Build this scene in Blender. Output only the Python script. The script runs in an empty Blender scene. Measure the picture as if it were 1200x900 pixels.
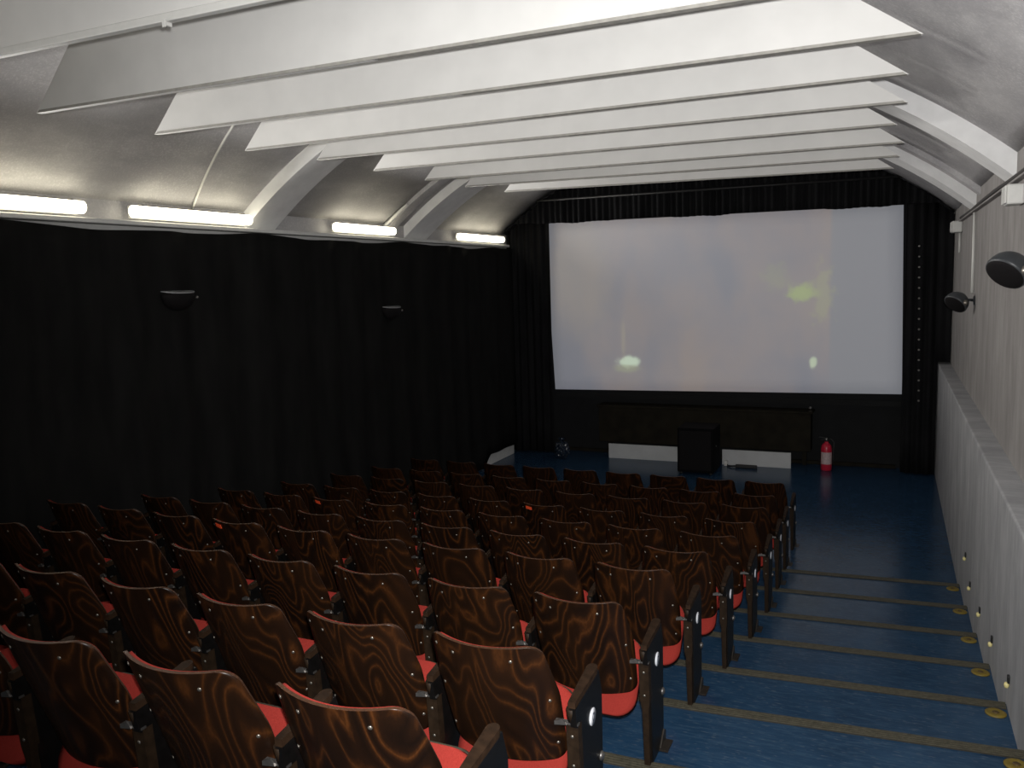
import bpy, bmesh, math, random
from mathutils import Vector, Matrix
random.seed(7)
S = bpy.context.scene
COL = S.collection
PI = math.pi
ZC = 2.94                                   # camera height above the flat floor

# ------------------------------------------------------------------ objects
def tag(o, label=None, cat=None, group=None, kind=None):
    if label: o['label'] = label
    if cat: o['category'] = cat
    if group: o['group'] = group
    if kind: o['kind'] = kind
    return o

def empty(name, loc, rz=0):
    o = bpy.data.objects.new(name, None); COL.objects.link(o)
    o.location = loc; o.rotation_euler = (0, 0, rz); o.empty_display_size = .1
    return o

def link(name, me, parent=None, loc=None):
    o = bpy.data.objects.new(name, me); COL.objects.link(o)
    if parent: o.parent = parent
    if loc is not None: o.location = loc
    return o

class MB:
    def __init__(s): s.v = []; s.f = []; s.m = []; s.sm = []
    def add(s, vs, fs, mi=0, smooth=False):
        b = len(s.v); s.v += [tuple(v) for v in vs]
        for f in fs: s.f.append([b + i for i in f]); s.m.append(mi); s.sm.append(smooth)
        return s
    def box(s, x0, x1, y0, y1, z0, z1, mi=0):
        return s.add([(x0,y0,z0),(x1,y0,z0),(x1,y1,z0),(x0,y1,z0),(x0,y0,z1),(x1,y0,z1),(x1,y1,z1),(x0,y1,z1)],
                     [(0,3,2,1),(4,5,6,7),(0,1,5,4),(1,2,6,5),(2,3,7,6),(3,0,4,7)], mi)
    def prism(s, pts, axis, a, b, mi=0, smooth=False):
        # polygon pts in the two other axes, extruded along axis from a to b
        def P(p, t):
            return {'x': (t, p[0], p[1]), 'y': (p[0], t, p[1]), 'z': (p[0], p[1], t)}[axis]
        n = len(pts)
        s.add([P(p, a) for p in pts] + [P(p, b) for p in pts],
              [list(range(n))[::-1], list(range(n, 2*n))], mi)
        bb = len(s.v) - 2*n
        for i in range(n):
            j = (i+1) % n
            s.f.append([bb+i, bb+j, bb+n+j, bb+n+i]); s.m.append(mi); s.sm.append(smooth)
        return s
    def tube(s, path, r, n=10, mi=0, cap=True):
        path = [Vector(p) for p in path]
        rr = r if isinstance(r, (list, tuple)) else [r]*len(path)
        vs = []; fs = []
        up = Vector((0, 0, 1))
        for i, p in enumerate(path):
            t = (path[min(i+1, len(path)-1)] - path[max(i-1, 0)]).normalized()
            a = t.cross(up)
            if a.length < .05: a = t.cross(Vector((1, 0, 0)))
            a.normalize(); b = t.cross(a)
            for k in range(n):
                w = 2*PI*k/n
                vs.append(p + a*math.cos(w)*rr[i] + b*math.sin(w)*rr[i])
        for i in range(len(path)-1):
            for k in range(n):
                fs.append((i*n+k, i*n+(k+1) % n, (i+1)*n+(k+1) % n, (i+1)*n+k))
        s.add(vs, fs, mi, True)
        if cap:
            b = len(s.v)-len(vs)
            s.f.append([b+k for k in range(n)][::-1]); s.m.append(mi); s.sm.append(False)
            e = b+(len(path)-1)*n
            s.f.append([e+k for k in range(n)]); s.m.append(mi); s.sm.append(False)
        return s
    def lathe(s, prof, n=20, mat=None, mi=0):
        vs = []; fs = []
        for r, z in prof:
            for k in range(n):
                w = 2*PI*k/n; v = Vector((r*math.cos(w), r*math.sin(w), z))
                vs.append(mat @ v if mat else v)
        for i in range(len(prof)-1):
            for k in range(n):
                fs.append((i*n+k, i*n+(k+1) % n, (i+1)*n+(k+1) % n, (i+1)*n+k))
        fs.append(list(range(n))[::-1]); fs.append([(len(prof)-1)*n+k for k in range(n)])
        return s.add(vs, fs, mi, True)
    def mesh(s, name, *mats):
        me = bpy.data.meshes.new(name)
        me.from_pydata(s.v, [], s.f)
        for m in mats: me.materials.append(m)
        for p, mi, sm in zip(me.polygons, s.m, s.sm): p.material_index = mi; p.use_smooth = sm
        bm = bmesh.new(); bm.from_mesh(me); bmesh.ops.remove_doubles(bm, verts=bm.verts, dist=1e-5)
        bmesh.ops.recalc_face_normals(bm, faces=bm.faces); bm.to_mesh(me); bm.free()
        me.update(); return me
    def build(s, name, mat, parent=None, loc=None, bevel=0):
        mats = mat if isinstance(mat, (list, tuple)) else [mat]
        o = link(name, s.mesh(name, *mats), parent, loc)
        if bevel:
            b = o.modifiers.new('b', 'BEVEL'); b.width = bevel; b.segments = 2; b.limit_method = 'ANGLE'
        return o

# ---------------------------------------------------------------- materials
class NT:
    def __init__(s, name):
        s.mat = bpy.data.materials.new(name); s.mat.use_nodes = True
        s.t = s.mat.node_tree; s.b = s.t.nodes['Principled BSDF']
        s.tc = s.n('ShaderNodeTexCoord')
    def n(s, typ, **kw):
        nd = s.t.nodes.new(typ)
        for k, v in kw.items(): setattr(nd, k, v)
        return nd
    def l(s, a, b): s.t.links.new(a, b)
    def mapping(s, scale=(1,1,1), src=None, loc=(0,0,0)):
        m = s.n('ShaderNodeMapping'); m.inputs['Scale'].default_value = scale; m.inputs['Location'].default_value = loc
        s.l(src or s.tc.outputs['Object'], m.inputs['Vector']); return m.outputs[0]
    def noise(s, vec, scale=5, detail=4, rough=.55, dist=0):
        x = s.n('ShaderNodeTexNoise'); s.l(vec, x.inputs['Vector'])
        x.inputs['Scale'].default_value = scale; x.inputs['Detail'].default_value = detail
        x.inputs['Roughness'].default_value = rough; x.inputs['Distortion'].default_value = dist
        return x.outputs[0]
    def ramp(s, fac, stops):
        r = s.n('ShaderNodeValToRGB'); s.l(fac, r.inputs[0])
        e = r.color_ramp.elements
        while len(e) < len(stops): e.new(.5)
        for el, (p, c) in zip(e, stops): el.position = p; el.color = (*c, 1) if len(c) == 3 else c
        return r.outputs[0]
    def math(s, op, a, b=None, c=None):
        m = s.n('ShaderNodeMath', operation=op)
        for i, v in enumerate((a, b, c)):
            if v is None: continue
            if isinstance(v, (int, float)): m.inputs[i].default_value = v
            else: s.l(v, m.inputs[i])
        return m.outputs[0]
    def mix(s, fac, a, b, blend='MIX'):
        m = s.n('ShaderNodeMix', data_type='RGBA', blend_type=blend)
        for i, v in ((0, fac), (6, a), (7, b)):
            if isinstance(v, (int, float)): m.inputs[i].default_value = v
            elif isinstance(v, tuple): m.inputs[i].default_value = (*v, 1)
            else: s.l(v, m.inputs[i])
        return m.outputs[2]
    def bump(s, h, strength=.3, dist=.01):
        b = s.n('ShaderNodeBump'); b.inputs['Strength'].default_value = strength; b.inputs['Distance'].default_value = dist
        s.l(h, b.inputs['Height']); s.l(b.outputs[0], s.b.inputs['Normal'])
    def set(s, col=None, rough=.6, metal=0, spec=.5, coat=0):
        if col is not None:
            if isinstance(col, tuple): s.b.inputs['Base Color'].default_value = (*col, 1)
            else: s.l(col, s.b.inputs['Base Color'])
        s.b.inputs['Roughness'].default_value = rough; s.b.inputs['Metallic'].default_value = metal
        s.b.inputs['Specular IOR Level'].default_value = spec; s.b.inputs['Coat Weight'].default_value = coat
        return s.mat

def plain(name, col, rough=.6, metal=0, spec=.5, var=.12, scale=30):
    t = NT(name)
    n = t.noise(t.mapping(), scale, 3)
    c = t.ramp(n, [(.3, tuple(max(0, x*(1-var)) for x in col)), (.7, tuple(x*(1+var) for x in col))])
    return t.set(c, rough, metal, spec)

def emit(name, col, strength):
    t = NT(name); t.set((.8, .8, .78), .4)
    t.b.inputs['Emission Color'].default_value = (*col, 1); t.b.inputs['Emission Strength'].default_value = strength
    return t.mat

M = {}
def mat_plywood():
    t = NT('stained_plywood')
    oi = t.n('ShaderNodeObjectInfo')
    off = t.math('MULTIPLY', oi.outputs['Random'], 37.0)
    comb = t.n('ShaderNodeCombineXYZ'); t.l(off, comb.inputs[0]); t.l(t.math('MULTIPLY', oi.outputs['Random'], 91.0), comb.inputs[2])
    add = t.n('ShaderNodeVectorMath', operation='ADD')
    t.l(t.mapping((5.2, 1.5, 1.7)), add.inputs[0]); t.l(comb.outputs[0], add.inputs[1])
    n = t.noise(add.outputs[0], 1.0, 1.6, .42, .35)
    tri = t.math('PINGPONG', t.math('MULTIPLY', n, 15.5), .5)
    fine = t.noise(t.mapping((160, 160, 5)), 1.0, 3, .6)
    f = t.math('ADD', t.math('MULTIPLY', tri, 1.5), t.math('MULTIPLY', t.math('SUBTRACT', fine, .5), .35))
    big = t.noise(add.outputs[0], .8, 2)
    dark = t.ramp(f, [(.0, (.060, .0205, .0058)), (.12, (.033, .0115, .0036)), (.34, (.0120, .0052, .0026)), (.75, (.0066, .0034, .0021))])
    c = t.mix(t.ramp(big, [(.35, (0,0,0)), (.65, (1,1,1))]), dark, t.mix(.5, dark, (.021, .0086, .0035)))
    t.bump(fine, .08, .002)
    return t.set(c, .34, spec=.22)
M['ply'] = mat_plywood()
M['arm'] = plain('armrest_wood', (.022, .0115, .006), .65, 0, .12, var=.35, scale=40)
M['stile'] = plain('brown_wood', (.018, .0105, .0056), .6, 0, .15, var=.3, scale=40)
M['edge'] = plain('plywood_edge', (.052, .020, .0075), .5, var=.3, scale=90)
M['black_panel'] = plain('black_lacquer', (.0045, .004, .0038), .4, 0, .25, var=.3)
def mat_red():
    t = NT('red_upholstery')
    n = t.noise(t.mapping(), 260, 3, .7); n2 = t.noise(t.mapping(), 9, 3)
    c = t.ramp(n, [(.25, (.22, .021, .015)), (.75, (.33, .034, .025))])
    c = t.mix(t.math('MULTIPLY', n2, .35), c, (.19, .018, .014))
    t.bump(n, .4, .002)
    return t.set(c, .9, spec=.15)
M['red'] = mat_red()
M['metal'] = plain('worn_steel', (.22, .21, .20), .4, .85, var=.2)
M['screw'] = plain('screw_steel', (.24, .22, .19), .35, .75)
M['dark_metal'] = plain('dark_iron', (.05, .042, .035), .4, .6)
M['plate'] = plain('white_enamel', (.66, .68, .72), .35, var=.03)
M['ink'] = plain('dark_ink', (.06, .07, .10), .5)
M['sticker'] = plain('orange_paper', (.95, .10, .03), .5, var=.05)
def mat_vault():
    t = NT('grey_plaster')
    o = t.mapping()
    n = t.noise(o, 1.1, 6, .62); n2 = t.noise(o, 55, 3, .75); n3 = t.noise(t.mapping((1, .35, 1)), 3.5, 5, .6)
    c = t.ramp(n, [(.3, (.37, .36, .37)), (.55, (.48, .47, .475)), (.75, (.58, .57, .57))])
    c = t.mix(t.ramp(n2, [(.5, (0,0,0)), (.62, (.5,.5,.5))]), c, (.66, .65, .645))
    c = t.mix(t.ramp(n3, [(.42, (.45,.45,.45)), (.6, (0,0,0))]), c, (.33, .32, .335))
    t.bump(n2, .35, .006)
    return t.set(c, .9, spec=.2)
M['vault'] = mat_vault()
def mat_wall():
    t = NT('streaked_grey_wall')
    n = t.noise(t.mapping((1, 2.0, .6)), 2.2, 7, .68); n2 = t.noise(t.mapping(), 60, 3); n3 = t.noise(t.mapping((1, 4.5, 1.1)), 3.0, 6, .65)
    c = t.ramp(n, [(.3, (.235, .222, .215)), (.55, (.315, .30, .292)), (.78, (.39, .375, .365))])
    c = t.mix(t.ramp(n3, [(.6, (0,0,0)), (.75, (.45,.45,.45))]), c, (.45, .44, .43))
    t.bump(n2, .25, .004)
    return t.set(c, .9, spec=.2)
M['wall'] = mat_wall()
def mat_wall_low():
    t = NT('scuffed_grey_wall')
    n = t.noise(t.mapping((1, 2.2, .7)), 2.4, 7, .68); n2 = t.noise(t.mapping(), 70, 3)
    c = t.ramp(n, [(.3, (.29, .292, .305)), (.5, (.37, .372, .385)), (.72, (.48, .48, .49))])
    t.bump(n2, .2, .004)
    return t.set(c, .8, spec=.3)
M['wall_low'] = mat_wall_low()
M['fin'] = plain('cream_board', (.69, .685, .665), .8, spec=.2, var=.04, scale=4)
M['rib'] = plain('pale_painted_rib', (.84, .84, .835), .7, spec=.2, var=.06, scale=6)
M['white'] = plain('white_paint', (.72, .72, .70), .6, var=.04, scale=8)
M['plastic'] = plain('white_plastic', (.66, .66, .63), .45, var=.03)
def mat_floor():
    t = NT('blue_linoleum')
    n = t.noise(t.mapping((9, 60, 60)), 1.0, 3, .6); n2 = t.noise(t.mapping(), 3.2, 5, .6); n3 = t.noise(t.mapping((22, 90, 90)), 1.0, 2, .5)
    c = t.ramp(n2, [(.3, (.011, .037, .082)), (.7, (.020, .060, .124))])
    c = t.mix(t.ramp(n, [(.46, (0,0,0)), (.68, (.6,.6,.6))]), c, (.040, .088, .15))
    c = t.mix(t.ramp(n3, [(.60, (0,0,0)), (.70, (.55,.55,.55))]), c, (.10, .13, .165))
    t.bump(n2, .1, .004)
    return t.set(c, .22, spec=.20)
M['floor'] = mat_floor()
M['strip'] = plain('ribbed_rubber', (.066, .060, .040), .6, var=.3, scale=50)
M['strip_dark'] = plain('rubber_groove', (.027, .024, .017), .8, var=.3)
M['yellow'] = plain('yellow_plastic', (.19, .135, .018), .45, var=.15)
M['brown_spot'] = plain('brown_plastic', (.08, .05, .015), .5)
def mat_cloth(name, c0, c1, rough=1.0):
    t = NT(name)
    n = t.noise(t.mapping((1,1,.25)), 6, 5, .6); n2 = t.noise(t.mapping(), 300, 2)
    c = t.ramp(n, [(.3, c0), (.7, c1)]); t.bump(n2, .3, .003)
    return t.set(c, rough, spec=.05)
M['cloth'] = mat_cloth('black_cloth', (.009, .009, .009), (.015, .0148, .0143))
M['velvet'] = mat_cloth('black_velvet', (.009, .009, .010), (.017, .017, .018))
M['darkwall'] = plain('black_wall', (.005, .0055, .006), .9, var=.3, scale=5)
M['darkwood'] = plain('dark_brown_board', (.016, .0135, .0090), .8, 0, .12, var=.3, scale=6)
M['speaker'] = plain('charcoal_plastic', (.040, .044, .049), .42, var=.1)
M['grille'] = plain('dark_grille', (.008, .007, .0075), .8, 0, .15, var=.4, scale=200)
M['subwoofer'] = plain('black_vinyl', (.0035, .0032, .0038), .8, 0, .1, var=.3)
M['ext_red'] = plain('red_enamel', (.55, .02, .05), .3, var=.05)
M['ext_label'] = plain('pale_label', (.55, .42, .42), .5, var=.2, scale=60)
M['rubber'] = plain('black_rubber', (.012, .012, .012), .5)
M['bag'] = plain('dark_blue_film', (.012, .02, .035), .18, spec=.8, var=.3)
M['glint'] = plain('bag_glint', (.6, .65, .7), .15, .9, var=.3)
M['tube'] = emit('lit_diffuser', (1.0, .92, .70), 6.5)
M['bulb'] = plain('amber_lens', (.75, .66, .30), .3, var=.1)

def mat_screen():
    t = NT('projected_screen')
    o = t.tc.outputs['Object']
    sep = t.n('ShaderNodeSeparateXYZ'); t.l(o, sep.inputs[0])
    X, Z = sep.outputs[0], sep.outputs[2]
    n = t.noise(t.mapping((.75, 1, .42)), 1.25, 3, .5); n2 = t.noise(t.mapping((1, 1, 1), loc=(3, 0, 2)), 2.0, 4)
    c = t.ramp(n, [(.35, (.205, .215, .26)), (.5, (.285, .255, .265)), (.68, (.33, .275, .255))])
    c = t.mix(t.ramp(n2, [(.45, (0,0,0)), (.75, (.6,.6,.6))]), c, (.22, .225, .265))
    def mr(v, a, b):
        m = t.n('ShaderNodeMapRange'); m.interpolation_type = 'SMOOTHSTEP'
        m.inputs[1].default_value = a; m.inputs[2].default_value = b; t.l(v, m.inputs[0]); return m.outputs[0]
    inside = t.math('MULTIPLY', mr(X, -5.28, -5.0), t.math('SUBTRACT', 1, mr(X, -.86, -.80)))
    c = t.mix(inside, (.235, .245, .275), c)
    def blob(cx, cz, rx, rz, col, amt, c, nz=0):
        dx = t.math('DIVIDE', t.math('SUBTRACT', X, cx), rx); dz = t.math('DIVIDE', t.math('SUBTRACT', Z, cz), rz)
        d = t.math('SQRT', t.math('ADD', t.math('MULTIPLY', dx, dx), t.math('MULTIPLY', dz, dz)))
        if nz: d = t.math('ADD', d, t.math('MULTIPLY', t.math('SUBTRACT', t.noise(t.mapping(), 7, 3), .5), nz))
        m = t.math('MULTIPLY', t.math('SUBTRACT', 1, mr(d, .35, 1.0)), amt)
        return t.mix(m, c, col)
    c = blob(-3.92, 1.58, .26, .12, (.75, .92, .70), 1, c, 1.0)
    c = blob(-3.95, 1.47, .30, .09, (.42, .46, .28), .6, c, .8)
    c = blob(-4.00, 1.95, .05, .42, (.42, .38, .28), .5, c, .6)
    c = blob(-1.22, 2.64, .30, .16, (.42, .52, .20), .9, c, 1.3)
    c = blob(-.95, 2.62, .20, .52, (.38, .39, .24), .6, c, 2.6)
    c = blob(-1.62, 2.88, .26, .26, (.34, .38, .22), .35, c, 2.0)
    c = blob(-1.06, 1.60, .075, .13, (.62, .74, .52), 1, c, .9)
    c = blob(-4.75, 3.0, .75, 1.4, (.34, .30, .26), .55, c, .5)
    t.set((.46, .46, .475), .9, spec=.1)
    t.l(c, t.b.inputs['Emission Color']); t.b.inputs['Emission Strength'].default_value = .50
    return t.mat
M['screen'] = mat_screen()

# ------------------------------------------------------------ the building
XL, XU, XB = -6.05, .765, .615             # left wall, right upper wall, right lower wall
YR, YF = -3.0, 13.55
tip_y = [1.57, 2.345, 3.20, 4.03, 4.82, 5.63, 6.47, 7.30, 8.13, 9.05]
tread = [ZC-1.726, ZC-1.909, ZC-2.08, ZC-2.218, ZC-2.37, ZC-2.51, ZC-2.648, ZC-2.753, ZC-2.858, 0.0]
tip_x = [-1.405]*4 + [-1.37, -1.34, -1.34, -1.36, -1.39, -1.415]
nose = [y+.125 for y in tip_y[:9]]           # step edges under the seats; in the aisle they run slightly askew
XA, SKEW = -.90, .065
def skew(x): return SKEW*max(0, x-XA)
# stepped floor: one profile pulled across the room
prof = [(YR, ZC-1.55), (.9, ZC-1.55)]
for i in range(9):
    a = .9 if i == 0 else nose[i-1]
    prof += [(a, tread[i]), (nose[i], tread[i])]
prof += [(nose[8], 0), (YF, 0), (YF, -.2), (YR, -.2)]
m = MB(); nst = len(prof); xs_ = [XL-.1, XA, XU+.05]
vs = []
for x in xs_:
    for q, (y, z) in enumerate(prof): vs.append((x, y + (skew(x) if 3 <= q < nst-3 else 0), z))
fs = [list(range(nst))[::-1], [2*nst+q for q in range(nst)]]
for b in (0, nst):
    for q in range(nst): r_ = (q+1) % nst; fs.append([b+q, b+r_, b+nst+r_, b+nst+q])
m.add(vs, fs); tag(m.build('floor', M['floor']), kind='structure')

# vault: ellipse springing above the side walls
EC, EA, VR = -2.65, 3.43, 5.3
VC = ZC + 1.03 - math.sqrt(VR*VR-3.09**2)
EZ = VC + math.sqrt(VR*VR-EA*EA)            # springing
def vault(w, d=0):
    r = VR-d; f = math.asin(min(1, EA/r))*(1-2*w/PI)
    return (EC + r*math.sin(f), VC + r*math.cos(f))
def vz(x, d=0): return VC + math.sqrt((VR-d)**2-(x-EC)**2)
N = 48
m = MB(); inner = [vault(PI*k/N) for k in range(N+1)]; outer = [(x*1.0 + (.2 if k < 1 else -.2 if k == N else 0), z+.18) for k, (x, z) in enumerate(inner)]
m.prism(inner + outer[::-1], 'y', YR, YF+.1, smooth=True)
tag(m.build('ceiling', M['vault']), kind='structure')
m = MB().box(XU, XU+.2, YR, YF+.1, -.2, EZ+.03)
tag(m.build('wall_right', M['wall']), kind='structure')
m = MB().box(XB, XU+.02, YR, YF, -.1, ZC-1.33)
tag(m.build('trim_1', M['wall_low'], bevel=.012), kind='structure')
m = MB().box(XL-.2, XL, YR, YF+.1, -.2, EZ+.05)
tag(m.build('wall_left', M['vault']), kind='structure')
m = MB().prism([(XL-.2, -.2)] + [(XU+.2, -.2), (XU+.2, EZ)] + [(vault(PI*k/N)[0], vault(PI*k/N)[1]+.1) for k in range(N+1)] + [(XL-.2, EZ)], 'y', YF, YF+.15)
tag(m.build('wall_front', M['darkwall']), kind='structure')
m = MB().prism([(XL-.2, -.2)] + [(XU+.2, -.2), (XU+.2, EZ)] + [(vault(PI*k/N)[0], vault(PI*k/N)[1]+.1) for k in range(N+1)] + [(XL-.2, EZ)], 'y', YR-.15, YR)
tag(m.build('wall_back', M['wall']), kind='structure')
m = MB().box(XL-.01, XL+.16, 11.6, 13.0, 0, .24)
tag(m.build('baseboard_left', M['white'], bevel=.006), kind='structure')
m = MB().box(-5.1, .1, YF-.05, YF+.01, 0, .055)
tag(m.build('baseboard_front', M['darkwood'], bevel=.006), kind='structure')

# arched ribs standing proud of the vault
def rib(name, y0, y1, d, mat):
    m = MB(); a = [vault(PI*k/N, -.02) for k in range(N+1)]; b = [vault(PI*k/N, d) for k in range(N+1)]
    m.prism(a + b[::-1], 'y', y0, y1)
    tag(m.build(name, mat), kind='structure')
rib('trim_2', 6.85, 7.30, .13, M['rib'])
rib('trim_3', 9.95, 10.55, .12, M['rib'])
rib('trim_4', 9.50, 9.72, .05, M['vault'])
# shelf-like cornice under the left lamps and the narrow one on the right
m = MB().box(XL-.01, XL+.17, YR, 13.05, ZC+.575, ZC+.615)
m.box(XL-.01, XL+.03, YR, 13.05, ZC+.48, ZC+.58)
tag(m.build('trim_5', M['white'], bevel=.008), kind='structure')
m = MB().box(XU-.045, XU+.01, YR, 13.3, ZC+.562, ZC+.578)
tag(m.build('trim_6', M['wall'], bevel=.006), kind='structure')

# ------------------------------------------------------ ceiling baffles
fin_y = [2.52, 3.398, 4.255, 5.085, 5.85, 6.69, 7.63, 8.47, 9.33]
fin_l = [-4.43, -4.434, -4.45, -4.432, -4.353, -4.357, -4.361, -4.336, -4.25]
fin_r = [.10, .10, .10, .056, .062, .01, .07, .04, -.01]
fin_zl = [1.015, 1.028, 1.034, 1.031, 1.045, 1.046, 1.05, 1.055, 1.065]
fin_zr = [1.03, 1.02, 1.02, 1.024, 1.012, 1.012, 1.008, 1.004, .995]
ordn = ['first', 'second', 'third', 'fourth', 'fifth', 'sixth', 'seventh', 'eighth', 'ninth', 'tenth']
for k in range(9):
    y = fin_y[k]; zl, zr = ZC+fin_zl[k], ZC+fin_zr[k]; xl, xr = fin_l[k], fin_r[k]
    pts = [(xl, zl), (xr, zr)]
    x, z = xr, zr
    while z < vz(x) - .012: x -= .02; z += .02*.70
    ex = x
    x, z = xl, zl
    while z < vz(x) - .012: x += .02; z += .02*1.09
    sx = x
    for q in range(21):
        xx = ex + (sx-ex)*q/20; pts.append((xx, vz(xx)-.006))
    root = empty('ceiling_baffle', (EC, y, ZC+1.03))
    mb = MB().prism([(a-EC, b-ZC-1.03) for a, b in pts], 'y', -.012, .018)
    mb.build('board', M['fin'], root)
    lb = ['cream ceiling baffle nearest the camera, carrying a white trunking along its lower edge'][0] if k == 0 else \
         f'cream ceiling baffle hanging across the vault, {ordn[k]} of nine counting from the camera' if k < 8 else \
         'last cream ceiling baffle, nearest the screen and its black valance'
    tag(root, lb, 'ceiling baffle', 'white baffles across the vault')
    m = MB(); dx, dz = xr-xl, zr-zl
    m.add([(xl+.01-EC, -.016, zl-ZC-1.03), (xr-.01-EC, -.016, zr-ZC-1.03), (xr-.01-EC, .022, zr-ZC-1.03), (xl+.01-EC, .022, zl-ZC-1.03),
           (xl+.03-EC, -.016, zl-ZC-1.03+.014), (xr-.03-EC, -.016, zr-ZC-1.03+.014), (xr-.03-EC, .022, zr-ZC-1.03+.014), (xl+.03-EC, .022, zl-ZC-1.03+.014)],
          [(0,1,2,3), (4,7,6,5), (0,4,5,1), (1,5,6,2), (2,6,7,3), (3,7,4,0)])
    m.build('shaded_edge', M['edge_grey'] if 'edge_grey' in M else M.setdefault('edge_grey', plain('edge_shade_grey', (.34, .33, .30), .7)), root)  # underside shade of the lower edge, put in as a grey strip
# white trunking along the first baffle, with its clip
r = empty('cable_trunking', (-2.2, fin_y[0]-.03, ZC+1.03))
tag(r, 'white cable trunking running along the lower edge of the nearest ceiling baffle', 'cable trunking')
m = MB(); m.box(-2.2, 2.25, -.022, .012, -.028, .004); o = m.build('channel', M['plastic'], r, bevel=.004)
m = MB(); m.box(-.30, -.288, -.03, .01, -.042, -.027); m.box(-.30, -.284, -.031, -.024, -.05, -.022); m.build('clip', M['plastic'], r, bevel=.002)

# ------------------------------------------------------ fluorescent lamps
def batten(y0, y1, label, mat, x=XL+.14, z=ZC+.695, power=25):
    L = y1-y0
    r = empty('fluorescent_lamp', (x, (y0+y1)/2, z))
    tag(r, label, 'lamp', 'batten lamps along the left cornice')
    h = L/2
    m = MB(); m.box(-.075, -.035, -h+.01, h-.01, -.055, .055); m.build('housing', M['plastic'], r, bevel=.01)
    # rounded elongated diffuser
    m = MB(); prof = []
    for s_ in (-1, 1):
        for q in range(7):
            w = PI/2*q/6
            t = (1-math.sin(w)) if s_ < 0 else 0
            prof.append((s_, q))
    path = []; rad = []
    for q in range(6): w = PI/2*q/5; path.append((0, -h+.05*(1-math.sin(w)), 0)); rad.append(max(.008, .05*math.sin(w)))
    path[0] = (0, -h, 0)
    for q in range(5, -1, -1): w = PI/2*q/5; path.append((0, h-.05*(1-math.sin(w)), 0)); rad.append(max(.008, .05*math.sin(w)))
    pp = [Vector(p) for p in path]
    for i in range(1, len(pp)):
        if (pp[i]-pp[i-1]).length < 1e-6: pp[i] = pp[i-1] + Vector((0, 1e-4, 0))
    m.tube(pp, rad, 14); m.build('diffuser', mat, r)
    for e in (-.45, -.05, .42):
        m = MB(); m.box(-.04, .045, e*L-.012, e*L+.012, .046, .056); m.build('clip', M['metal'], r)
    L_ = bpy.data.lights.new('lamp_output', 'AREA'); L_.shape = 'RECTANGLE'; L_.size = L-.12; L_.size_y = .07
    L_.energy = power; L_.spread = math.radians(86); L_.color = (1.0, .97, .93)
    lo = bpy.data.objects.new('lamp_output', L_); COL.objects.link(lo); lo.parent = r
    ca, sa = math.cos(math.radians(8)), math.sin(math.radians(8))
    lo.matrix_local = Matrix(((0, sa, -ca, .054), (1, 0, 0, 0), (0, -ca, -sa, 0), (0, 0, 0, 1)))
    return r
batten(3.28, 4.84, 'lit batten lamp cut off by the left edge of the photo', M['tube'])
batten(5.33, 6.76, 'lit batten lamp on the left vault beside a thin pale cable', M['tube'])
batten(8.22, 9.46, 'lit batten lamp on the left vault between the two arched ribs', M['tube'])
batten(11.30, 12.82, 'lit batten lamp on the left vault nearest the screen curtain', M['tube'], power=13)

batten(.30, 1.86, 'added fill lamp, unseen, on the left vault beside the camera', M['tube'], power=16)  # lamp added out of view for fill light
batten(-2.75, -1.2, 'added fill lamp, unseen, on the left vault behind the camera', M['tube'], power=30)  # another unseen lamp, added to brighten the baffles
# thin cable climbing the vault from the second lamp
pts = []
for q in range(13):
    w = PI*(.995 - .17*q/12)
    x, z = vault(w, .013); pts.append((x, 6.15 - .45*q/12, z))
m = MB().tube(pts, .012, 6)
tag(m.build('cable', M['plastic']), 'thin pale cable rising up the left vault from the second lamp to a baffle', 'cable')
pts = []
for q in range(10):
    x, z = vault(PI*(.995 - .06*q/9), .024); pts.append((x, 9.44 + .06*q/9, z))
m = MB().tube(pts, .022, 8)
tag(m.build('conduit', M['plastic']), 'short white conduit bent up the left vault beside the third lamp', 'conduit')

# ------------------------------------------------------ black drapes
def drape(name, xf, y_, z0f, z1f, n, mat, axis='x', amp=.03, per=.16, rows=8, seed=0):
    """pleated cloth: runs along u in [0,1], xf(u) position along the axis"""
    rnd = random.Random(seed); ph = [rnd.uniform(0, 6) for _ in range(4)]
    vs = []; fs = []
    for j in range(rows+1):
        t = j/rows
        for i in range(n+1):
            u = i/n; p = xf(u)
            off = amp*math.sin(2*PI*p/per + .7*math.sin(p*2.1+ph[0])) * (.55+.45*math.sin(p*1.3+ph[1])**2) + amp*.5*math.sin(2*PI*p/(per*3.3)+ph[2] + t*.6)
            z = z0f(u) + (z1f(u)-z0f(u))*t
            vs.append((p, y_+off, z) if axis == 'x' else (y_+off, p, z))
    for j in range(rows):
        for i in range(n):
            a = j*(n+1)+i; fs.append((a, a+1, a+n+2, a+n+1))
    m = MB(); m.add(vs, fs, 0, True)
    o = m.build(name, mat); s = o.modifiers.new('s', 'SOLIDIFY'); s.thickness = .012; s.offset = 0
    return o
def top_wave(u):
    y = -1.5 + 14.5*u
    return ZC+.535 + .013*math.sin(y*2.1) + .010*math.sin(y*4.7+1)
def ground(y):
    if y < .9: return ZC-1.55
    for i in range(9):
        if y < nose[i]: return tread[i]
    return 0.0
wc = drape('curtain', lambda u: -1.5+14.52*u, XL+.235, lambda u: ground(-1.5+14.52*u)+(.03 + .17*max(0, min(1, (-1.5+14.52*u-11.7)/.25))), top_wave, 420, M['cloth'], axis='y', amp=.022, per=.55, rows=14, seed=3)
tag(wc, 'long black cloth curtain covering the whole left wall below the lamps', 'curtain')
YV = 13.05
def val_top(u):
    x = XL+.10 + (XU-XL-.14)*u; return vz(x)-.02
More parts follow.
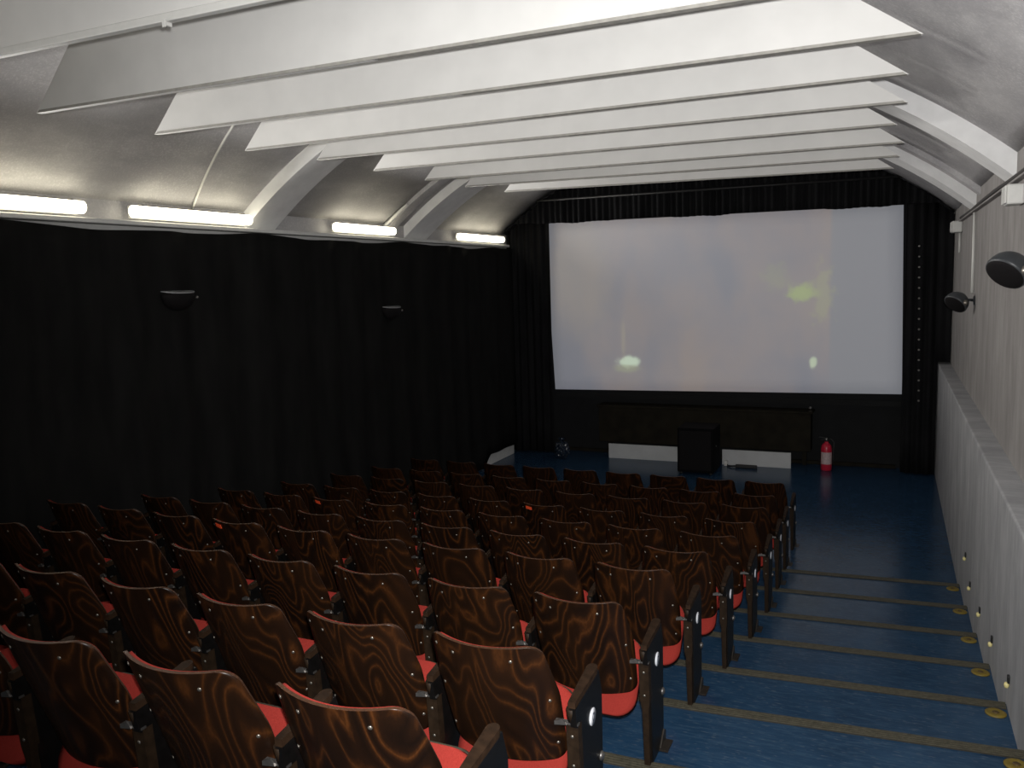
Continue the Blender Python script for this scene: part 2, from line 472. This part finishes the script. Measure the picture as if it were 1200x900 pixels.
def val_bot(u):
    x = XL+.10 + (XU-XL-.14)*u
    b = ZC+.935 - (x+5.3)*.008 + .012*math.sin(x*3) + .006*math.sin(x*11)
    return min(b, val_top(u)-.02)
o = drape('valance', lambda u: XL+.10+(XU-XL-.14)*u, YV, val_bot, val_top, 360, M['velvet'], amp=.035, per=.10, rows=6, seed=1)
tag(o, 'pleated black valance gathered above the screen under the vault', 'valance')
m = MB().tube([(-5.45, YV-.09, ZC+1.30), (.35, YV-.09, ZC+1.27)], .018, 8)
tag(m.build('curtain_rail', M['rubber']), 'thin dark rail across the front of the black valance', 'curtain rail')
o = drape('stage_curtain', lambda u: -6.0+.78*u, YV+.14, lambda u: .02, lambda u: min(ZC+1.05, vz(-6.0+.78*u)-.05), 120, M['velvet'], amp=.035, per=.13, rows=8, seed=4)
tag(o, 'black pleated stage curtain hanging left of the screen', 'curtain', 'curtains beside the screen')
root = empty('stage_curtain', (.43, YV+.02, 0))
tag(root, 'black stage curtain right of the screen with a row of small eyelets', 'curtain', 'curtains beside the screen')
def rtop(u): return min(ZC+1.0, vz(.16+.585*u)-.05)
o = drape('cloth', lambda u: .16+.44*u, YV+.14, lambda u: .02, lambda u: rtop(u*.75), 70, M['velvet'], amp=.03, per=.13, rows=8, seed=5)
o.parent = root; o.matrix_parent_inverse = Matrix.Translation((-.43, -YV-.02, 0))
o = drape('cloth', lambda u: .57+.185*u, YV+.10, lambda u: ZC-1.30, lambda u: min(ZC+.95, vz(.57+.185*u)-.05), 24, M['velvet'], amp=.012, per=.11, rows=6, seed=6)
o.parent = root; o.matrix_parent_inverse = Matrix.Translation((-.43, -YV-.02, 0))
for q in range(16):
    m = MB().lathe([(.001, 0), (.016, 0), (.016, .006), (.009, .010), (.001, .010)], 8, Matrix.Rotation(PI/2, 4, 'X'))
    m.build('eyelet', M['metal'], root, (-.10+.003*q, .075, ZC+.32-q*.145))

# ------------------------------------------------------ screen and the low front
q4 = [(-5.342, ZC+.951), (.12, ZC+.908), (.16, ZC-1.788), (-5.216, ZC-1.845)]
root = empty('projection_screen', (-2.6, 13.33, ZC-1.82))
tag(root, 'large pale projection screen with a faint picture, framed by black drapes', 'screen')
m = MB(); NX, NZ = 24, 12; vs = []; fs = []
for j in range(NZ+1):
    for i in range(NX+1):
        u, v = i/NX, j/NZ
        a = Vector(q4[3]).lerp(Vector(q4[2]), u); b = Vector(q4[0]).lerp(Vector(q4[1]), u); p = a.lerp(b, v)
        vs.append((p.x, 0, p.y))
for j in range(NZ):
    for i in range(NX): a = j*(NX+1)+i; fs.append((a, a+1, a+NX+2, a+NX+1))
m.add(vs, fs, 0, True)
o = m.build('screen_cloth', M['screen'], None, (0, 13.30, 0)); o.parent = root
o.matrix_parent_inverse = Matrix.Translation((2.6, -13.33, -(ZC-1.82)))
s = o.modifiers.new('s', 'SOLIDIFY'); s.thickness = .01; s.offset = 0
m = MB()
m.box(-5.55, .35, 13.34, 13.40, ZC+1.0, ZC+1.06); m.box(-5.55, .35, 13.34, 13.40, ZC-1.98, ZC-1.90)
m.box(-5.55, -5.48, 13.34, 13.40, ZC-1.9, ZC+1.0); m.box(.28, .35, 13.34, 13.40, ZC-1.9, ZC+1.0)
o = m.build('frame', M['darkwall'], None); o.parent = root; o.matrix_parent_inverse = Matrix.Translation((2.6, -13.33, -(ZC-1.82)))

# dark board box below the screen
r = empty('low_cabinet', (-2.7, 13.2, ZC-2.70))
tag(r, 'long dark brown cabinet under the screen above two white boards', 'cabinet')
m = MB().box(-1.70, 1.63, -.05, .28, .02, .60); m.build('body', M['darkwood'], r, bevel=.008)
m = MB().box(-1.73, 1.66, -.07, .30, .60, .63); m.build('top', M['darkwood'], r, bevel=.005)
for e in (-1.6, -.3, 1.52):
    m = MB().box(e-.03, e+.03, .20, .28, -(ZC-2.70), .02); m.build('leg', M['darkwood'], r)
for x0, x1, lb in ((-4.22, -3.0, 'white board standing on the floor left of the black subwoofer'), (-2.37, -1.345, 'white board standing on the floor right of the black subwoofer')):
    m = MB().box(x0, x1, 13.10, 13.125, .0, ZC-2.70)
    tag(m.build('white_board', M.get('pale') or M.setdefault('pale', plain('pale_board', (.55, .56, .565), .6, var=.05, scale=5)), bevel=.003), lb, 'board', 'white boards under the cabinet')
r = empty('subwoofer', (-2.62, 12.55, 0))
tag(r, 'black box subwoofer standing on the floor between the white boards', 'speaker')
m = MB().box(-.27, .27, -.25, .28, .03, .70); m.build('body', M['subwoofer'], r, bevel=.012)
m = MB().box(-.235, .235, -.268, -.25, .07, .66); m.build('grille', M['grille'], r, bevel=.004)
for a in (-.22, .22):
    for b in (-.2, .22): m = MB().tube([(a, b, 0), (a, b, .03)], .025, 10); m.build('foot', M['rubber'], r)
m = MB().lathe([(.001, 0), (.012, 0), (.010, .01), (.001, .012)], 10, Matrix.Translation((.275, -.1, .42)) @ Matrix.Rotation(PI/2, 4, 'Y')); m.build('knob', M['metal'], r)
r = empty('power_strip', (-1.98, 12.95, 0))
tag(r, 'black power strip lying on the floor before the right white board', 'power strip')
m = MB().box(-.16, .16, -.03, .03, 0, .05); m.build('body', M['rubber'], r, bevel=.01)
m = MB().tube([(-.15, 0, .025), (-.22, -.02, .02), (-.28, .02, .012), (-.30, .08, .03)], .012, 8); m.build('cord', M['rubber'], r)
m = MB().box(-.345, -.29, .05, .10, 0, .09); m.build('plug', M['plastic'], r, bevel=.008)
# little lamp on the cabinet top
r = empty('small_lamp', (-1.08, 13.2, ZC-2.70+.63))
tag(r, 'tiny clip lamp glinting on the right end of the dark cabinet', 'lamp')
m = MB().lathe([(.001, 0), (.03, 0), (.03, .008), (.006, .012), (.006, .05), (.001, .05)], 12); m.build('base', M['dark_metal'], r)
m = MB().lathe([(.001, 0), (.012, .004), (.022, .03), (.001, .034)], 12, Matrix.Translation((0, -.01, .05)) @ Matrix.Rotation(1.2, 4, 'X')); m.build('head', M['metal'], r)

# fire extinguisher
r = empty('fire_extinguisher', (-.845, 13.15, 0))
tag(r, 'red fire extinguisher standing on the floor right of the cabinet', 'fire extinguisher')
m = MB().lathe([(.001, .0), (.070, .0), (.078, .012), (.078, .33), (.070, .37), (.045, .405), (.026, .415), (.026, .435), (.001, .435)], 24); m.build('cylinder', M['ext_red'], r)
m = MB()
vs = []; fs = []
for k in range(11):
    w = -PI*.85 + PI*.75*k/10
    for z in (.10, .28): vs.append((.0795*math.cos(w), .0795*math.sin(w), z))
for k in range(10): fs.append((2*k, 2*k+2, 2*k+3, 2*k+1))
m.add(vs, fs, 0, True); m.build('label', M['ext_label'], r)
m = MB().lathe([(.001, .43), (.022, .43), (.022, .475), (.012, .49), (.001, .49)], 14); m.build('valve', M['metal'], r)
m = MB(); m.prism([(-.10, .492), (.02, .478), (.02, .486), (-.10, .505)], 'y', -.012, .012); m.prism([(-.085, .455), (.0, .462), (.0, .47), (-.085, .465)], 'y', -.012, .012); m.build('handle', M['rubber'], r, bevel=.002)
m = MB().tube([(.02, -.01, .47), (.07, -.02, .475), (.105, -.02, .43), (.10, -.02, .33), (.095, -.02, .18), (.092, -.02, .10)], [.009]*5+[.013], 8); m.build('hose', M['rubber'], r)
# crumpled bag
r = empty('plastic_bag', (-4.95, 12.85, 0))
tag(r, 'small dark blue plastic bag with shiny glints by the left stage curtain', 'bag')
bm = bmesh.new(); bmesh.ops.create_icosphere(bm, subdivisions=4, radius=1)
rnd = random.Random(2)
for v in bm.verts:
    c = v.co; n = .10*math.sin(9*c.x+3*c.z)+.09*math.sin(11*c.y-5*c.z+1)+.05*math.sin(23*c.z+8*c.x)
    k = 1+n; pinch = 1 - .35*max(0, c.z)**2
    v.co = Vector((c.x*.12*k*pinch, c.y*.11*k*pinch, (max(c.z, -.85)+.85)*.16*(1+n*.5)))
me = bpy.data.meshes.new('sack'); bm.to_mesh(me); bm.free(); me.materials.append(M['bag']); link('sack', me, r)
m = MB().lathe([(.012, .28), (.03, .30), (.065, .34), (.05, .345), (.001, .30)], 11); m.build('tied_top', M['bag'], r)
m = MB()
for q in range(7):
    a = rnd.uniform(-.07, .07); z = rnd.uniform(.08, .24); s = rnd.uniform(.012, .03)
    m.add([(a, -.125, z), (a+s, -.13, z+s*.4), (a+s*.6, -.125, z+s*1.2), (a-s*.3, -.12, z+s*.8)], [(0, 1, 2, 3)])
o = m.build('glint_flakes', M['glint'], r); s = o.modifiers.new('s', 'SOLIDIFY'); s.thickness = .003  # bright flakes stand in for glints of light on the film

# ------------------------------------------------------ right wall fittings
def box_unit(y, z, w, h, d, label):
    r = empty('junction_box', (XU, y, z)); tag(r, label, 'junction box', 'junction boxes on the right wall')
    m = MB().box(-d, 0, -w/2, w/2, -h/2, h/2); m.build('body', M['plastic'], r, bevel=.012)
    m = MB().box(-d-.012, -d, -w/2+.008, w/2-.008, -h/2+.008, h/2-.008); m.build('lid', M['plastic'], r, bevel=.006)
    return r
box_unit(6.50, ZC+.465, .22, .13, .10, 'white junction box on the right wall near the camera, under the wide rib')
box_unit(11.9, ZC+.505, .26, .14, .11, 'small white junction box far down the right wall beside the screen curtain')
m = MB().tube([(XU-.013, 9.95, ZC+.56), (XU-.013, 9.92, ZC+.1), (XU-.013, 9.90, ZC-.26)], .014, 8)
tag(m.build('conduit', M['plastic']), 'long white conduit running down the right wall to the far wall speaker', 'conduit')
m = MB().tube([(XU-.013, 11.95, ZC+.435), (XU-.013, 11.93, ZC+.19)], .013, 8)
tag(m.build('conduit', M['plastic']), 'short white conduit stub below the far junction box', 'conduit')
pts = [(XU-.022, YR+.1, ZC+.605)] + [(XU-.022-.004*math.sin(y*.9), y, ZC+.603+.006*math.sin(y*1.7)) for y in [1, 3, 5, 6, 7, 8, 9, 10, 11, 11.8]]
m = MB().tube(pts, .017, 8)
tag(m.build('pipe', M['dark_pipe'] if 'dark_pipe' in M else M.setdefault('dark_pipe', plain('grey_brown_pipe', (.045, .040, .037), .6))), 'grey brown pipe running along the top of the right wall', 'pipe')

def wall_speaker(x, y, z, side, label, grp, sc=1.0):
    """ball speaker on a swivel arm: hemisphere shell + grille, side=+1 hangs on the right wall"""
    r = empty('wall_speaker', (x, y, z)); tag(r, label, 'speaker', grp)
    s = side
    m = MB().lathe([(.001, 0), (.045, 0), (.045, .010), (.02, .016), (.001, .016)], 14, Matrix.Rotation(-s*PI/2, 4, 'Y')); m.build('wall_plate', M['speaker'], r)
    m = MB().tube([(-s*.01, 0, 0), (-s*.05, -.012, .005), (-s*.08, -.02, -.005)], .014*sc, 8); m.build('bracket_arm', M['speaker'], r)
    c = Vector((-s*.165*sc, -.03, -.02))
    axis = Vector((-s*.55, -.50, -.68)).normalized()
    rot = Vector((0, 0, 1)).rotation_difference(axis).to_matrix().to_4x4(); T = Matrix.Translation(c) @ rot
    R_ = .115*sc
    m = MB().lathe([(.001, -R_*.95)] + [(R_*math.sin(w), -R_*.95*math.cos(w)) for w in [PI/2*q/8 for q in range(1, 9)]] + [(R_*1.02, .015), (R_*.98, .03)], 24, T); m.build('shell', M['speaker'], r)
    m = MB().lathe([(R_*.97, .028)] + [(R_*.94*math.cos(w), (.03+R_*.22*math.sin(w))) for w in [PI/2*q/6 for q in range(0, 6)]] + [(.001, .03+R_*.22)], 24, T); m.build('grille', M['grille'], r)
    b = c + rot.to_3x3() @ Vector((0, 0, 0)); side_v = axis.cross(Vector((0, 0, 1))).normalized()
    if side_v.y > 0: side_v = -side_v
    k = c + side_v*R_*.95
    rot2 = Vector((0, 0, 1)).rotation_difference(side_v).to_matrix().to_4x4()
    m = MB().lathe([(.001, -.01), (.030*sc, -.01), (.030*sc, .008), (.018*sc, .014), (.014*sc, .024), (.001, .026)], 14, Matrix.Translation(k) @ rot2); m.build('swivel_knob', M['screw'], r)
    return r
wall_speaker(XU, 5.62, ZC-.005, 1, 'dark ball shaped speaker on the right wall cut by the photo edge', 'ball speakers on the walls', 1.0)
wall_speaker(XU, 9.75, ZC-.33, 1, 'dark ball shaped speaker on the right wall below the long conduit', 'ball speakers on the walls', 1.0)
def sconce(y, z, label):
    r = empty('wall_sconce', (XL+.27, y, z)); tag(r, label, 'wall lamp', 'unlit wall sconces in the curtain')
    Rh = .19; vs = []; fs = []; na, nb = 16, 7
    for b in range(nb+1):
        f = PI/2*b/nb; rr = Rh*math.cos(f); zz = -.15*math.sin(f)
        for a in range(na+1):
            w = -PI/2 + PI*a/na; vs.append((rr*.62*math.cos(w), rr*math.sin(w), zz))
    for b in range(nb):
        for a in range(na): q = b*(na+1)+a; fs.append((q, q+1, q+na+2, q+na+1))
    m = MB(); m.add(vs, fs, 0, True); o = m.build('bowl', M['grille'], r)
    sd = o.modifiers.new('s', 'SOLIDIFY'); sd.thickness = .006
    pts = [(Rh*.57*math.cos(-PI/2+PI*a/16), Rh*.95*math.sin(-PI/2+PI*a/16)) for a in range(17)]
    m = MB(); n = len(pts)
    m.add([(x, yy, .028-.17*x) for x, yy in pts] + [(x, yy, .020-.17*x) for x, yy in pts], [list(range(n)), list(range(n, 2*n))[::-1]] + [(q, (q+1) % n, n+(q+1) % n, n+q) for q in range(n)])
    m.build('top_glass', M['frost'] if 'frost' in M else M.setdefault('frost', plain('frosted_glass', (.30, .31, .32), .4)), r)
    m = MB().box(-.035, .0, -.05, .05, -.12, .03); m.build('wall_plate', M['speaker'], r, bevel=.004)
    m = MB().lathe([(.001, 0), (.014, 0), (.014, .016), (.008, .024), (.001, .025)], 10, Matrix.Translation((.06, Rh*.86, -.035)) @ Matrix.Rotation(-PI/2, 4, 'X')); m.build('knob', M['metal'], r)
sconce(5.62, ZC-.015, 'unlit dark bowl sconce with pale top on the black curtain below the second lamp')
sconce(9.10, ZC-.285, 'unlit dark bowl sconce with pale top on the black curtain farther from the camera')

# ------------------------------------------------------ step nosings, markers, step lights
for i in range(9):
    r = empty('step_nosing', (-2.6, nose[i], tread[i]))
    where = f'{ordn[8-i]} step up from the flat floor'
    tag(r, f'ribbed olive nosing strip along the edge of the {where}', 'nosing strip', 'nosing strips on the steps')
    def sk_box(mm, y0, y1, z0, z1):
        xs3 = [XL+.3, XA, XB-.005]; v = []
        for x in xs3: v += [(x+2.6, y0+skew(x), z0), (x+2.6, y1+skew(x), z0), (x+2.6, y1+skew(x), z1), (x+2.6, y0+skew(x), z1)]
        f = [(0,1,2,3), (8,11,10,9)]
        for b in (0, 4): f += [(b+q, b+4+q, b+4+(q+1) % 4, b+(q+1) % 4) for q in range(4)]
        mm.add(v, f)
    m = MB(); sk_box(m, -.072, .006, 0, .006); sk_box(m, .0, .006, -.032, .0); m.build('base_strip', M['strip_dark'], r)
    m = MB()
    for q in range(4): sk_box(m, -.070+q*.0185, -.070+q*.0185+.0125, .005, .0105)
    m.build('ribs', M['strip'], r)
for i in range(1, 9):
    y = nose[i]+.055; z = tread[i+1] if i < 8 else 0
    if i < 3: continue
    y = nose[i]+skew(XB)-.135; z = tread[i]
    r = empty('step_marker', (XB-.062, y, z)); tag(r, f'yellow round marker at the wall end of the {ordn[8-i]} step up', 'step marker', 'yellow markers on the steps')
    m = MB().lathe([(.001, 0), (.052, 0), (.052, .006), (.040, .011), (.026, .008), (.001, .008)], 20); m.build('disc', M['yellow'], r)
    m = MB().lathe([(.001, .007), (.018, .007), (.014, .0115), (.001, .012)], 12); m.build('centre', M['brown_spot'], r)
sl = [(4.94, -2.215), (5.74, -2.325), (6.51, -2.43), (7.29, -2.515), (7.78, -2.43)]
for q, (y, z) in enumerate(sl):
    r = empty('step_light', (XB, y, ZC+z)); tag(r, f'tiny step light low on the right wall, {ordn[q]} of five counting from the camera', 'step light', 'step lights along the right wall')
    m = MB().box(-.012, 0, -.014, .014, .012, .055); m.build('holder', M['rubber'], r, bevel=.003)
    m = MB().lathe([(.001, -.018), (.010, -.014), (.014, 0), (.010, .014), (.001, .016)], 10, Matrix.Translation((-.014, 0, 0))); m.build('lens', M['bulb'], r)

# ------------------------------------------------------ the seats
PITCH = .52
B0 = .155                                   # base of a seat lies this far in front of its back's top corner
BL = math.radians(20)                        # the backs lean
HB = .50
def shell_pt(s, t, off, w_at=None):
    """point on the curved back: s = signed arc length across, t = 0 bottom .. 1 top, off = towards the sitter"""
    R = .36
    th = s/R
    x = (R-off)*math.sin(th); yc = R-(R-off)*math.cos(th)
    h = t*HB
    y0 = -.075 - (-(HB-h))*math.sin(BL) ; z0 = .748-(HB-h)*math.cos(BL)
    ca, sa = math.cos(BL), math.sin(BL)
    return Vector((x, y0 + yc*ca - B0, z0 + yc*sa*.6))
def half_w(t, inset=0):
    w = .211 + .032*min(1, (1-t)/.42) if t > .58 else .243 - .012*((.58-t)/.58)**1.3
    rt, rb = .048, .05
    d = (1-t)*HB; e = t*HB
    if d < rt: w = w-rt+math.sqrt(max(0, rt*rt-(rt-d)**2))
    if e < rb: w = w-rb+math.sqrt(max(0, rb*rb-(rb-e)**2))
    return w-inset
def shell(off0, off1, t0, t1, inset, mi_face, mi_edge, bulge=0, nx=22):
    ts = []
    nt = 30
    for j in range(nt+1):
        q = j/nt; ts.append(t0+(t1-t0)*(.5-.5*math.cos(PI*q)))
    m = MB(); n = nx+1
    def grid(off, flip):
        vs = []
        for t in ts:
            tt = min(max((t-t0)/(t1-t0), 0), 1)
            w = half_w(tt if inset == 0 else .0+tt, inset)
            for i in range(n):
                u = -1+2*i/nx
                o = off + (bulge*(1-u**4)*(1-(2*tt-1)**6) if bulge and off == off1 else 0)
                vs.append(shell_pt(u*w, t, o))
        fs = []
        for j in range(nt):
            for i in range(nx):
                a = j*n+i; f = (a, a+1, a+n+1, a+n); fs.append(f if not flip else f[::-1])
        return vs, fs
    va, fa = grid(off0, False); vb, fb = grid(off1, True)
    m.add(va, fa, mi_face, True); m.add(vb, fb, mi_face, True)
    NV = len(va); ring = [i for i in range(n)] + [j*n+nx for j in range(1, nt+1)] + [nt*n+i for i in range(nx-1, -1, -1)] + [j*n for j in range(nt-1, 0, -1)]
    for a, b in zip(ring, ring[1:]+ring[:1]):
        m.f.append([a, b, NV+b, NV+a]); m.m.append(mi_edge); m.sm.append(False)
    return m
ME = {}
ME['backrest'] = shell(0, .010, 0, 1, 0, 0, 1).mesh('backrest', M['ply'], M['edge'])
ME['back_cushion'] = shell(.0105, .020, .015, .986, .004, 0, 0, bulge=.010).mesh('back_cushion', M['red'])
ST, CT = math.sin(math.radians(52)), math.cos(math.radians(52))
def seat_pt(x, s, h):                       # s along the tipped seat, h above its board
    y0, z0 = .135-B0, .165
    return Vector((x, y0 + s*CT - h*ST, z0 + s*ST + h*CT))
def seat_slab(h0, h1, L, W, ins, round_top, mi=0):
    m = MB(); rows = 18; cols = 14; rc = .09
    def w_at(s):
        d = min(s, L-s); w = W
        if d < rc: w = W-rc+math.sqrt(max(0, rc*rc-(rc-d)**2))
        return w
    def g(h, bul):
        vs = []
        for j in range(rows+1):
            s = L*(.5-.5*math.cos(PI*j/rows)); w = w_at(s)-ins
            for i in range(cols+1):
                u = -1+2*i/cols
                dip = .018*(1-u*u)*(0 if bul else 1)
                hh = h + (round_top*(1-u**4)*(1-(2*s/L-1)**4) if bul else 0)
                vs.append(seat_pt(u*w, s, hh))
        return vs
    va, vb = g(h0, False), g(h1, True); n = cols+1
    fa = [(j*n+i, j*n+i+1, (j+1)*n+i+1, (j+1)*n+i) for j in range(rows) for i in range(cols)]
    m.add(va, [f[::-1] for f in fa], mi, True); m.add(vb, fa, mi, True); NV = len(va)
    ring = [i for i in range(n)] + [j*n+cols for j in range(1, rows+1)] + [rows*n+i for i in range(cols-1, -1, -1)] + [j*n for j in range(rows-1, 0, -1)]
    for a, b in zip(ring, ring[1:]+ring[:1]):
        m.f.append([a, b, NV+b, NV+a]); m.m.append(mi); m.sm.append(True)
    return m
ME['seat_board'] = seat_slab(-.012, 0, .352, .202, 0, 0).mesh('seat_board', M['edge_olive'] if 'edge_olive' in M else M.setdefault('edge_olive', plain('olive_ply_edge', (.026, .022, .013), .5, var=.3)))
ME['seat_cushion'] = seat_slab(.001, .042, .345, .205, 0, .016).mesh('seat_cushion', M['red'])
# standards: the stile, the side panel, the armrest; centred on x = +PITCH/2 of the seat to its left
XP = PITCH/2+.015
def ys(z): return .088 - .035*min(z, .5)/.5 - B0       # rear edge of the standard
m = MB()
zz = [0, .26, .30, .474]; ww = [.015, .017, .026, .026]
for a in range(3):
    z0, z1 = zz[a], zz[a+1]; w0, w1 = ww[a], ww[a+1]
    m.add([(XP-w0, ys(z0), z0), (XP+w0*.6, ys(z0), z0), (XP+w0*.6, ys(z0)+.035, z0), (XP-w0, ys(z0)+.035, z0),
           (XP-w1, ys(z1), z1), (XP+w1*.6, ys(z1), z1), (XP+w1*.6, ys(z1)+.035, z1), (XP-w1, ys(z1)+.035, z1)],
          [(0,1,5,4), (1,2,6,5), (2,3,7,6), (3,0,4,7)] + ([(0,3,2,1)] if a == 0 else []) + ([(4,5,6,7)] if a == 2 else []))
ME['stile'] = m.mesh('stile', M['stile'])
m = MB().prism([(ys(0)+.03, 0), (.30-B0, 0), (.30-B0, .48), (.27-B0, .566), (.25-B0, .5635), (.035-B0, .535), (.045-B0, .47), (ys(.5)+.03, .45)], 'x', XP-.006, XP+.0155)
ME['side_panel'] = m.mesh('side_panel', M['black_panel'])
# armrest with a rounded front end
pts = []
for k in range(9):
    w = -PI/2 + PI*k/8; pts.append((XP+.019*math.sin(w), .245-B0+.022*math.cos(w)))
pts += [(XP+.013, .04-B0), (XP-.011, .04-B0)]
m = MB(); n = len(pts)
za = lambda y: .531 + .13*(y+B0)
m.add([(x, y, za(y)) for x, y in pts] + [(x, y, za(y)+.022) for x, y in pts], [list(range(n))[::-1], list(range(n, 2*n))] + [(i, (i+1) % n, n+(i+1) % n, n+i) for i in range(n)])
ME['armrest'] = m.mesh('armrest', M['arm'])
m = MB().tube([(XP-.004, .058-B0, .486), (XP-.004, .048-B0, .535)], [.015, .016], 12)
ME['arm_block'] = m.mesh('arm_block', M['stile'])
m = MB().box(XP-.062, XP+.018, ys(.48)-.006, ys(.48)+.012, .474, .481); m.prism([(XP-.062, .481), (XP-.062, .468), (XP-.02, .474), (XP-.035, .492)], 'y', ys(.48)-.010, ys(.48)-.004)
ME['bracket'] = m.mesh('bracket', M['metal'])
m = MB().box(XP-.02, XP+.055, .215-B0, .31-B0, 0, .008); m.prism([(.215-B0, 0), (.315-B0, 0), (.315-B0, .05), (.29-B0, .065)], 'x', XP+.0155, XP+.022)
ME['foot'] = m.mesh('foot', M['dark_metal'])
RX = Matrix.Rotation(PI/2, 4, 'Y')
m = MB().lathe([(.001, 0), (.030, 0), (.030, .003), (.001, .004)], 24, Matrix.Translation((XP+.0155, .195-B0, .434)) @ RX)
ME['number_plate'] = m.mesh('number_plate', M['plate'])
m = MB()
vs = []; fs = []
for k in range(24):
    w = 2*PI*k/24
    for rr in (.0085, .0150): vs.append((XP+.0205, .195-B0+rr*math.cos(w)*.75, .434+rr*math.sin(w)*1.1))
for k in range(24): j = (k+1) % 24; fs.append((2*k, 2*k+1, 2*j+1, 2*j))
m.add(vs, fs); m2 = m
ME['numeral'] = m.mesh('numeral', M['ink'])
m = MB().lathe([(.001, 0), (.017, 0), (.017, .006), (.009, .012), (.001, .013)], 14, Matrix.Translation((XP+.0155, .275-B0, .25)) @ RX)
ME['pivot_bolt'] = m.mesh('pivot_bolt', M['metal'])
def screw_mesh(p, nrm):
    rot = Vector((0, 0, 1)).rotation_difference(nrm).to_matrix().to_4x4()
    return MB().lathe([(.0005, 0), (.0062, 0), (.0055, .002), (.0005, .003)], 10, Matrix.Translation(p) @ rot).mesh('screw', M['screw'])
SCR = []
for s_, t in ((-.19, .90), (-.105, .895), (.105, .895), (.205, .53), (.205, .15), (-.205, .53), (-.205, .15)):
    p = shell_pt(s_, t, 0); q = shell_pt(s_, t, .01); SCR.append(screw_mesh(p, (p-q).normalized()))
SCRP = [screw_mesh(Vector((XP-.006, ys(z), z)), Vector((0, -1, -.12)).normalized()) for z in (.43, .325)]
m = MB(); a_ = []
for off in (-.0045, -.001):
    for t in (.955, .90):
        for q in range(6): a_.append(shell_pt(-.145+.062*q/5, t, off))
fs = [(q, q+1, q+7, q+6) for q in range(5)] + [(12+q+6, 12+q+7, 12+q+1, 12+q) for q in range(5)]
ring = list(range(6)) + list(range(11, 5, -1))
fs += [(a, b, b+12, a+12) for a, b in zip(ring, ring[1:]+ring[:1])]
ME['sticker'] = m.add(a_, fs).mesh('sticker', M['sticker'])
# the left-hand standard of the last seat in each row = mirrored parts shifted by one pitch
rows_cam = ['row nearest the camera', 'second row from the camera', 'third row from the camera', 'fourth row from the camera', 'fifth row from the camera']
rows_scr = ['fifth row from the screen', 'fourth row from the screen', 'third row from the screen', 'second row from the screen', 'row nearest the screen']
stickers = {(3, 5), (5, 6), (6, 3)}
colw = ['aisle end seat', 'second seat from the aisle', 'third seat from the aisle', 'fourth seat from the aisle', 'middle seat', 'fourth seat from the curtain', 'third seat from the curtain', 'second seat from the curtain', 'curtain end seat']
for i in range(10):
    for j in range(9):
        xc = tip_x[i] + .222 - j*PITCH
        if xc - PITCH/2 < XL+.27: pass
        r = empty('cinema_seat', (xc, tip_y[i]+B0, tread[i]+(.0108 if i < 9 else 0)))
        rw = rows_cam[i] if i < 5 else rows_scr[i-5]
        if (i, j) in stickers: lb = f'{colw[j]} in the {rw}, orange sticker on back'
        elif j == 0: lb = f'brown plywood {colw[j]} with white number plate, {rw}'
        else: lb = f'brown plywood {colw[j]} with red cushion, {rw}'
        tag(r, lb, 'seat', 'cinema seats in rows')
        b = link('backrest', ME['backrest'], r); link('back_cushion', ME['back_cushion'], r)
        sc = link('seat_board', ME['seat_board'], r); link('seat_cushion', ME['seat_cushion'], r)
        st = link('stile', ME['stile'], r); link('side_panel', ME['side_panel'], r); link('armrest', ME['armrest'], r)
        link('arm_block', ME['arm_block'], r); link('bracket', ME['bracket'], r); link('foot', ME['foot'], r)
        if j == 0:
            pl = link('number_plate', ME['number_plate'], r); link('numeral', ME['numeral'], pl); link('pivot_bolt', ME['pivot_bolt'], r)
        if i < 7:
            for me in SCR: link('screw', me, b)
            for me in SCRP: link('screw', me, st)
        if (i, j) in stickers: tag(link('sticker', ME['sticker'], r), 'small orange sticker')
        if j == 8:
            for nm in ('stile', 'side_panel', 'armrest', 'arm_block', 'foot'): link(nm, ME[nm], r, (-PITCH, 0, 0))

# ------------------------------------------------------ light
L = bpy.data.lights.new('camera_flash', 'SPOT'); L.energy = 900; L.spot_size = math.radians(102); L.spot_blend = 1.0; L.shadow_soft_size = .02
L.color = (1.0, .985, .97)
fl = bpy.data.objects.new('camera_flash', L); COL.objects.link(fl)

w = bpy.data.worlds.new('World'); S.world = w; w.use_nodes = True
w.node_tree.nodes['Background'].inputs[0].default_value = (.5, .5, .55, 1); w.node_tree.nodes['Background'].inputs[1].default_value = .0

# ------------------------------------------------------ camera
F = Vector((-0.40991841, 0.90411338, -0.12060635)); Rt = Vector((0.91186444, 0.40934758, -0.03062351)); U = Vector((-0.02168279, 0.12252978, 0.99222795))
cam = bpy.data.cameras.new('camera'); cam.sensor_width = 36; cam.lens = 985.6/1200*36; cam.clip_start = .02; cam.clip_end = 60
co = bpy.data.objects.new('camera', cam); COL.objects.link(co)
co.matrix_world = Matrix(((Rt.x, U.x, -F.x, 0), (Rt.y, U.y, -F.y, 0), (Rt.z, U.z, -F.z, ZC), (0, 0, 0, 1)))
S.camera = co
aim = (F + Rt*.17 + U*.04).normalized()       # the flash head points a little right of the lens axis
fl.rotation_euler = aim.to_track_quat('-Z', 'Y').to_euler(); fl.location = Vector((0, 0, ZC)) + U*.06 + Rt*.02

S.view_settings.view_transform = 'Standard'; S.view_settings.look = 'None'
S.view_settings.gamma = 1; S.view_settings.exposure = 0; S.view_settings.use_curve_mapping = False
S.cycles.use_denoising = True; S.cycles.max_bounces = 8
